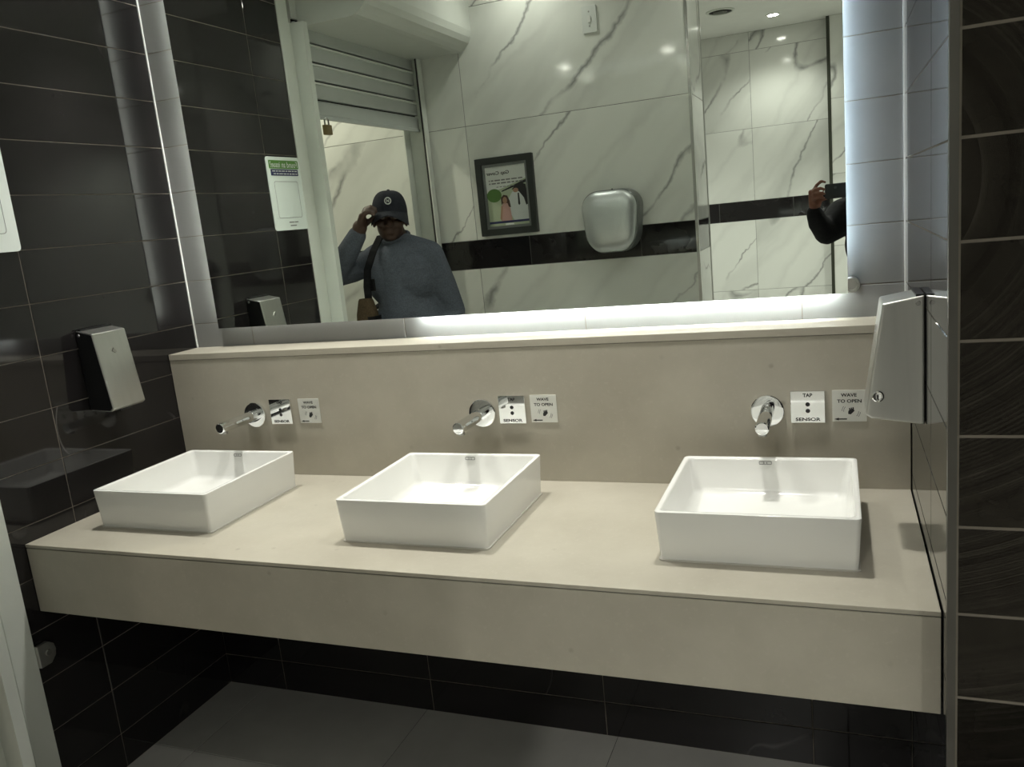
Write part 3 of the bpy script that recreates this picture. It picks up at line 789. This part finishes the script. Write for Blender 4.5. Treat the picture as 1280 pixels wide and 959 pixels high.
# --- man in the doorway, hand raised to his cap
HX, HY, HZ = -2.012, -1.345, 1.655
def head_parts(c, tilt=0.0, yaw=0.0, s=1.0):
    c = Vector(c)
    E_ = (0, tilt, yaw)
    R = Euler(E_).to_matrix()
    P = lambda x, y, z: c + R @ (Vector((x, y, z)) * s)
    return [('e', P(0, -.018, .030), (.076 * s, .094 * s, .088 * s), E_), ('e', P(0, .012, -.035), (.064 * s, .074 * s, .082 * s), E_),
            ('e', P(0, .052, -.088), (.030 * s, .026 * s, .022 * s), E_), ('e', P(0, .030, -.065), (.052 * s, .050 * s, .045 * s), E_),
            ('e', P(0, .092, -.022), (.013 * s, .018 * s, .024 * s), E_), ('e', P(0, .096, -.034), (.019 * s, .014 * s, .011 * s), E_),
            ('e', P(0, .078, .016), (.052 * s, .014 * s, .010 * s), E_), ('e', P(0, .080, -.062), (.026 * s, .012 * s, .009 * s), E_), ('e', P(0, .078, -.072), (.022 * s, .012 * s, .008 * s), E_),
            ('e', P(.042, .062, -.028), (.022 * s, .020 * s, .020 * s), E_), ('e', P(-.042, .062, -.028), (.022 * s, .020 * s, .020 * s), E_),
            ('e', P(.078, -.008, -.014), (.010 * s, .020 * s, .033 * s), E_), ('e', P(-.078, -.008, -.014), (.010 * s, .020 * s, .033 * s), E_)]
man_root = Vector((-1.98, -1.39, 0))
HEAD_ROT = (0, 0.06, -0.46)
parts = head_parts((HX, HY, HZ), 0.06, -0.46)
parts += [('l', [((-2.015, -1.375, 1.58), .056), ((-2.01, -1.39, 1.51), .064)]),
          ('l', [((-2.0, -1.39, 1.43), .11), ((-1.985, -1.39, 1.2), .12), ((-1.975, -1.395, .95), .12)]),
          ('l', [((-2.15, -1.40, 1.465), .05), ((-1.84, -1.40, 1.465), .05)]),
          ('l', [((-2.165, -1.39, 1.46), .048), ((-2.265, -1.19, 1.405), .038), ((-2.118, -1.215, 1.60), .028)]),
          ('l', [((-1.84, -1.40, 1.465), .048), ((-1.765, -1.43, 1.18), .038), ((-1.755, -1.36, .94), .026)]),
          ('l', [((-1.90, -1.40, .92), .085), ((-1.885, -1.385, .50), .055), ((-1.88, -1.41, .09), .038)]),
          ('l', [((-2.05, -1.40, .92), .085), ((-2.07, -1.385, .50), .055), ((-2.08, -1.41, .09), .038)]),
          ('l', [((-1.88, -1.42, .05), .036), ((-1.87, -1.28, .035), .028)]), ('l', [((-2.08, -1.42, .05), .036), ((-2.095, -1.28, .035), .028)])]
# raised hand: wrist -> knuckles, fingers bent over the side of the brim, thumb under it
kn = Vector((-2.078, -1.205, 1.668))
parts += hand_parts((-2.118, -1.215, 1.600), kn, (.45, .85, .20), None,
    [[kn + Vector((-.014, -.026, .002)), (-2.076, -1.236, 1.700), (-2.052, -1.240, 1.712), (-2.030, -1.240, 1.700)],
     [kn + Vector((-.006, -.008, .004)), (-2.062, -1.214, 1.704), (-2.036, -1.220, 1.712), (-2.014, -1.224, 1.698)],
     [kn + Vector((.004, .010, .003)), (-2.052, -1.194, 1.698), (-2.026, -1.202, 1.703), (-2.006, -1.208, 1.688)],
     [kn + Vector((.014, .026, .0)), (-2.046, -1.176, 1.686), (-2.024, -1.184, 1.688), (-2.008, -1.192, 1.675)],
     [(-2.096, -1.240, 1.630), (-2.066, -1.248, 1.650), (-2.040, -1.242, 1.663)]], 1.40)
# hanging hand
parts += hand_parts((-1.755, -1.36, .935), (-1.758, -1.335, .865), (.15, 1, .1), None,
    [[(-1.758, -1.365, .865), (-1.762, -1.36, .825), (-1.772, -1.352, .797), (-1.782, -1.345, .780)],
     [(-1.758, -1.345, .862), (-1.762, -1.338, .818), (-1.774, -1.330, .788), (-1.785, -1.325, .770)],
     [(-1.756, -1.326, .864), (-1.761, -1.318, .822), (-1.773, -1.311, .794), (-1.784, -1.307, .776)],
     [(-1.755, -1.308, .868), (-1.760, -1.300, .836), (-1.770, -1.295, .813), (-1.780, -1.292, .798)],
     [(-1.762, -1.322, .905), (-1.780, -1.298, .880), (-1.788, -1.290, .856)]])
def shift(parts, o):
    out = []
    for p in parts:
        if p[0] == 'e': out.append(('e', Vector(p[1]) - o, *p[2:]))
        else: out.append(('l', [(Vector(a) - o, r) for a, r in p[1]]))
    return out
def part_at(o, root): o.location = -root if False else (0, 0, 0); return o
man = blob(shift(parts, man_root), .0052, 3, 'person', 'skin')
man.location = man_root
tag(man, 'person in blue-grey sweatshirt and dark cap, one hand raised to the cap brim', 'person')
sw = [('l', [((-2.0, -1.39, 1.43), .13), ((-1.985, -1.392, 1.2), .145), ((-1.975, -1.395, .96), .150)]),
      ('e', (-2.07, -1.385, 1.36), (.12, .125, .15)), ('e', (-1.925, -1.385, 1.36), (.12, .125, .15)),
      ('e', (-2.045, -1.39, 1.10), (.135, .13, .2)), ('e', (-1.91, -1.39, 1.10), (.135, .13, .2)),
      ('l', [((-2.015, -1.388, 1.515), .074), ((-2.160, -1.40, 1.468), .062)]), ('l', [((-2.005, -1.388, 1.515), .074), ((-1.845, -1.40, 1.468), .062)]),
      ('l', [((-2.160, -1.395, 1.458), .066), ((-2.220, -1.28, 1.42), .060), ((-2.265, -1.195, 1.405), .055), ((-2.195, -1.205, 1.50), .054), ((-2.127, -1.215, 1.588), .044)]),
      ('l', [((-1.845, -1.40, 1.458), .068), ((-1.80, -1.415, 1.31), .064), ((-1.765, -1.43, 1.18), .056), ((-1.758, -1.385, 1.03), .048), ((-1.755, -1.362, .965), .040)])]
# folds on the sleeves
for (c, r) in (((-1.772, -1.405, 1.15), .058), ((-1.766, -1.40, 1.11), .056), ((-1.762, -1.395, 1.07), .054), ((-1.793, -1.42, 1.24), .065), ((-2.20, -1.30, 1.41), .066), ((-2.23, -1.2, 1.46), .057)):
    sw.append(('e', c, (r, r, r * .35), (0.3, random.uniform(-.4, .4), 0)))
o = blob(shift(sw, man_root), .0075, 5, 'sweatshirt', 'sweat', man)
tr_ = [('l', [((-1.975, -1.395, .98), .145), ((-1.975, -1.395, .90), .14)]),
       ('l', [((-1.90, -1.40, .90), .108), ((-1.885, -1.385, .50), .078), ((-1.88, -1.41, .09), .062)]),
       ('l', [((-2.05, -1.40, .90), .108), ((-2.07, -1.385, .50), .078), ((-2.08, -1.41, .09), .062)])]
blob(shift(tr_, man_root), .010, 4, 'trousers', 'jeans', man)
for sx in (-1.88, -2.08):
    blob(shift([('e', (sx, -1.40, .055), (.048, .07, .055)), ('e', (sx + (.008 if sx > -2 else -.01), -1.30, .038), (.046, .09, .038)), ('e', (sx, -1.35, .02), (.046, .13, .02))], man_root), .008, 3, 'shoe', 'shoe', man)
col = MB()
n = 40
c0 = Vector((-2.012, -1.380, 1.572)) - man_root
pts = [c0 + Vector((.064 * math.cos(2 * PI * k / n), .060 * math.sin(2 * PI * k / n), -.022 * math.sin(2 * PI * k / n) - .012)) for k in range(n + 1)]
build('collar', col.tube(pts, .011, 8), 'sweat', man, True)
# cap: crown, curved brim, round emblem, button (built in the head's own frame)
ch = Vector((HX, HY, HZ)) - man_root
cap = MB()
rows = []
for k in range(11):
    a = k / 10 * PI / 2
    r = math.cos(a) ** 0.62 if k < 10 else 0.02
    rows.append([(.087 * r * math.cos(2 * PI * i / 36), -.012 + .106 * r * math.sin(2 * PI * i / 36), .018 + .112 * math.sin(a)) for i in range(36)])
cap.loft(rows, False, True)
rin = [(.083 * math.cos(2 * PI * i / 36), -.012 + .102 * math.sin(2 * PI * i / 36), .020) for i in range(36)]
cap.loft([rows[0], rin], False, False)
cp = build('cap', cap, 'cap', man, 1.2, loc=ch)
cp.rotation_euler = HEAD_ROT
br = MB(); top = []; bot = []
m_ = 22
for j in range(7):
    for i in range(m_ + 1):
        a = PI * (.03 + .94 * i / m_)
        q = j / 6
        sn = max(0, math.sin(a))
        x = .0875 * math.cos(a) * (1 + .05 * q); y = .106 * math.sin(a) + .070 * q * sn ** 0.7
        z = .030 - .046 * abs(math.cos(a)) ** 1.7 * (0.25 + 0.75 * q) - .020 * q
        top.append((x, -.012 + y, z)); bot.append((x, -.012 + y, z - .005))
nv = len(top); fs_ = []
for j in range(6):
    for i in range(m_):
        a = j * (m_ + 1) + i
        fs_.append((a, a + 1, a + m_ + 2, a + m_ + 1)); fs_.append((nv + a, nv + a + m_ + 1, nv + a + m_ + 2, nv + a + 1))
for i in range(m_):
    a = 6 * (m_ + 1) + i
    fs_.append((a, a + 1, nv + a + 1, nv + a))
br.add(top + bot, fs_)
build('brim', br, 'cap', cp, 1.0)
em = MB()
ring_frame(em, [(.0165 * math.cos(2 * PI * k / 28), .0175 * math.sin(2 * PI * k / 28)) for k in range(28)], [(.0120 * math.cos(2 * PI * k / 28), .013 * math.sin(2 * PI * k / 28)) for k in range(28)], -.004, .002)
e = build('round_emblem', em, 'print_white', cp, loc=(.0, .090, .078))
e.rotation_euler = (PI / 2 - .22, 0, PI)
em = MB().poly([(-.006, -.006), (-.003, -.006), (.003, .003), (.003, -.006), (.006, -.006), (.006, .006), (.003, .006), (-.003, -.002), (-.003, .006), (-.006, .006)], -.004, .0015)
e = build('emblem_centre', em, 'print_white', cp, loc=(.0, .090, .078))
e.rotation_euler = (PI / 2 - .22, 0, PI)
build('button', MB().lathe((0, -.012, .129), (0, 0, 1), [(0, .008), (.004, .007), (.006, .003)], 14), 'cap', cp, True)
HR = Euler(HEAD_ROT).to_matrix()
for sx in (-.031, .031):
    ep = ch + HR @ Vector((sx, .078, .004)); dv = HR @ Vector((0, 1, 0))
    build('eye', MB().lathe(ep, dv, [(-.006, .004), (-.003, .011), (.0, .0125), (.003, .010), (.005, .003)], 14), 'eye', man, True)
    build('pupil', MB().lathe(ep + dv * .0035, dv, [(0, .006), (.002, .0045), (.0025, .001)], 12), 'black', man, True)

# shoulder bag of the man
bo = Vector((-2.118, -1.200, .99))
bg = thing('shoulder_bag', 'brown and black shoulder bag hanging at the side of the man in the cap', 'bag', bo)
def bl(w, d, z, ox=0): return [(x + ox, y, z) for x, y in rrect(w, d, .022, 4)]
build('bag_body', MB().loft([bl(.08, .05, 0), bl(.105, .07, .02), bl(.115, .075, .12), bl(.10, .07, .22), bl(.075, .050, .285), bl(.065, .046, .295)]), 'bag', bg, 0.9)
build('bag_panel', MB().loft([bl(.05, .078, .03, .035), bl(.05, .085, .12, .04), bl(.05, .080, .21, .035)]), 'black_cloth', bg, 0.9)
sp_ = [(-2.105, -1.205, 1.27), (-2.110, -1.215, 1.34), (-2.105, -1.230, 1.42), (-2.088, -1.278, 1.505), (-2.080, -1.35, 1.573), (-2.083, -1.42, 1.575), (-2.10, -1.490, 1.505), (-2.13, -1.530, 1.36), (-2.185, -1.50, 1.24), (-2.205, -1.40, 1.21), (-2.195, -1.31, 1.21), (-2.16, -1.235, 1.23), (-2.135, -1.200, 1.26)]
st = MB(); loops = []
for i, p in enumerate(sp_):
    p = Vector(p) - bo
    a = Vector(sp_[max(i - 1, 0)]); b_ = Vector(sp_[min(i + 1, len(sp_) - 1)])
    tg = (b_ - a).normalized(); side = Vector((1, 0, 0)) - tg * tg.x; side.normalize(); nn = tg.cross(side)
    loops.append([p + side * (.019 * sx) + nn * (.003 * sy) for sx, sy in ((-1, -1), (1, -1), (1, 1), (-1, 1))])
build('strap', st.loft(loops), 'black_cloth', bg)
cl = build('strap_clip', MB().box(-.014, .014, -.006, .006, -.03, .03), 'black', bg, loc=Vector((-2.092, -1.236, 1.345)) - bo); bevel(cl, .004, 2)

# --- photographer beyond the right edge of the mirror
pr = Vector((.26, -2.74, 0))
parts = head_parts((.21, -2.665, 1.60), 0.0)
parts += [('l', [((.215, -2.69, 1.53), .055), ((.23, -2.71, 1.42), .062)]),
          ('l', [((.24, -2.71, 1.35), .11), ((.25, -2.73, 1.15), .12), ((.26, -2.74, .90), .12)]),
          ('l', [((.09, -2.70, 1.39), .05), ((.40, -2.72, 1.39), .05)]),
          ('l', [((.08, -2.69, 1.385), .048), ((-.062, -2.47, 1.345), .038), ((-.104, -2.362, 1.478), .026)]),
          ('l', [((.41, -2.70, 1.385), .048), ((.42, -2.48, 1.29), .038), ((.20, -2.375, 1.455), .026)]),
          ('l', [((.17, -2.74, .88), .085), ((.165, -2.72, .48), .055), ((.16, -2.75, .09), .038)]),
          ('l', [((.34, -2.74, .88), .085), ((.35, -2.72, .48), .055), ((.355, -2.75, .09), .038)]),
          ('l', [((.16, -2.76, .05), .036), ((.15, -2.62, .035), .028)]), ('l', [((.355, -2.76, .05), .036), ((.37, -2.62, .035), .028)])]
k2 = Vector((-.094, -2.345, 1.560))
parts += hand_parts((-.104, -2.362, 1.480), k2, (.75, -.25, -.5), None,
    [[(-.105, -2.340, 1.578), (-.088, -2.326, 1.606), (-.066, -2.322, 1.624), (-.048, -2.324, 1.617)],
     [(-.112, -2.336, 1.568), (-.098, -2.312, 1.584), (-.070, -2.308, 1.590), (-.052, -2.311, 1.582)],
     [(-.112, -2.334, 1.550), (-.100, -2.310, 1.562), (-.072, -2.306, 1.566), (-.052, -2.310, 1.560)],
     [(-.108, -2.336, 1.532), (-.098, -2.314, 1.542), (-.074, -2.310, 1.545), (-.056, -2.313, 1.540)],
     [(-.098, -2.362, 1.515), (-.066, -2.356, 1.530), (-.040, -2.346, 1.538)]], 1.05)
k3 = Vector((.150, -2.350, 1.535))
parts += hand_parts((.20, -2.375, 1.458), k3, (-.7, -.2, -.5), None,
    [[(.150, -2.345, 1.558), (.138, -2.330, 1.590), (.118, -2.324, 1.616), (.100, -2.325, 1.612)],
     [(.158, -2.340, 1.550), (.148, -2.316, 1.570), (.122, -2.311, 1.578), (.104, -2.313, 1.570)],
     [(.160, -2.340, 1.532), (.150, -2.314, 1.550), (.124, -2.310, 1.556), (.106, -2.313, 1.550)],
     [(.160, -2.342, 1.514), (.150, -2.318, 1.530), (.128, -2.312, 1.536), (.110, -2.314, 1.530)],
     [(.168, -2.372, 1.500), (.130, -2.352, 1.522), (.100, -2.344, 1.535)]], 1.05)
ph = blob(shift(parts, pr), .0052, 3, 'person', 'skin2')
ph.location = pr
tag(ph, 'person in black holding up a phone, cut off by the edge of the mirror', 'person')
jk = [('l', [((.24, -2.71, 1.35), .145), ((.25, -2.73, 1.15), .150), ((.26, -2.74, .90), .150)]),
      ('e', (.16, -2.70, 1.27), (.12, .12, .15)), ('e', (.34, -2.70, 1.27), (.12, .12, .15)),
      ('l', [((.225, -2.70, 1.43), .085), ((.09, -2.70, 1.385), .070)]), ('l', [((.235, -2.70, 1.43), .085), ((.40, -2.71, 1.385), .070)]),
      ('l', [((.085, -2.685, 1.42), .105), ((.04, -2.58, 1.430), .100), ((-.045, -2.475, 1.362), .068), ((-.086, -2.41, 1.415), .052), ((-.103, -2.368, 1.468), .042)]),
      ('l', [((.41, -2.69, 1.38), .072), ((.42, -2.48, 1.29), .056), ((.30, -2.42, 1.38), .048), ((.208, -2.38, 1.447), .036)])]
blob(shift(jk, pr), .008, 4, 'jacket', 'black_cloth', ph)
tr_ = [('l', [((.26, -2.74, .92), .145), ((.26, -2.74, .86), .14)]),
       ('l', [((.17, -2.74, .86), .108), ((.165, -2.72, .48), .078), ((.16, -2.75, .09), .062)]),
       ('l', [((.34, -2.74, .86), .108), ((.35, -2.72, .48), .078), ((.355, -2.75, .09), .062)])]
blob(shift(tr_, pr), .010, 4, 'trousers', 'black_cloth', ph)
for sx in (.16, .355):
    blob(shift([('e', (sx, -2.74, .055), (.048, .07, .055)), ('e', (sx, -2.64, .038), (.046, .09, .038)), ('e', (sx, -2.69, .02), (.046, .13, .02))], pr), .008, 3, 'shoe', 'shoe', ph)
hp = [('e', (.21, -2.690, 1.655), (.081, .096, .075)), ('e', (.21, -2.73, 1.62), (.078, .06, .08))]
blob(shift(hp, pr), .008, 2, 'hair', 'black_cloth', ph)
hd = Vector((.21, -2.665, 1.60)) - pr
for sx in (-.031, .031):
    build('eye', MB().lathe((hd.x + sx, hd.y + .078, hd.z + .004), (0, 1, 0), [(-.006, .004), (-.003, .011), (.0, .0125), (.003, .010), (.005, .003)], 14), 'eye', ph, True)
    build('pupil', MB().lathe((hd.x + sx, hd.y + .0815, hd.z + .003), (0, 1, 0), [(0, .006), (.002, .0045), (.0025, .001)], 12), 'black', ph, True)

# phone (held sideways, its camera just behind the viewpoint)
t = thing('phone', 'dark phone held sideways in front of the person in black', 'phone', (.028, -2.3285, 1.569), FACE_BACK)
o = build('phone_body', MB().poly(rrect(.156, .074, .009, 5), -.004, .004), 'phone', t); bevel(o, .0015, 2)
build('screen', MB().poly(rrect(.148, .068, .006, 4), -.0046, -.0041), 'black', t)
build('side_frame', MB().poly(rrect(.1565, .0745, .009, 5), -.0012, .0012), 'chrome', t)
build('camera_lens', MB().disc(.028, .017, .007, .007, .004, .0065, 20), 'black', t)
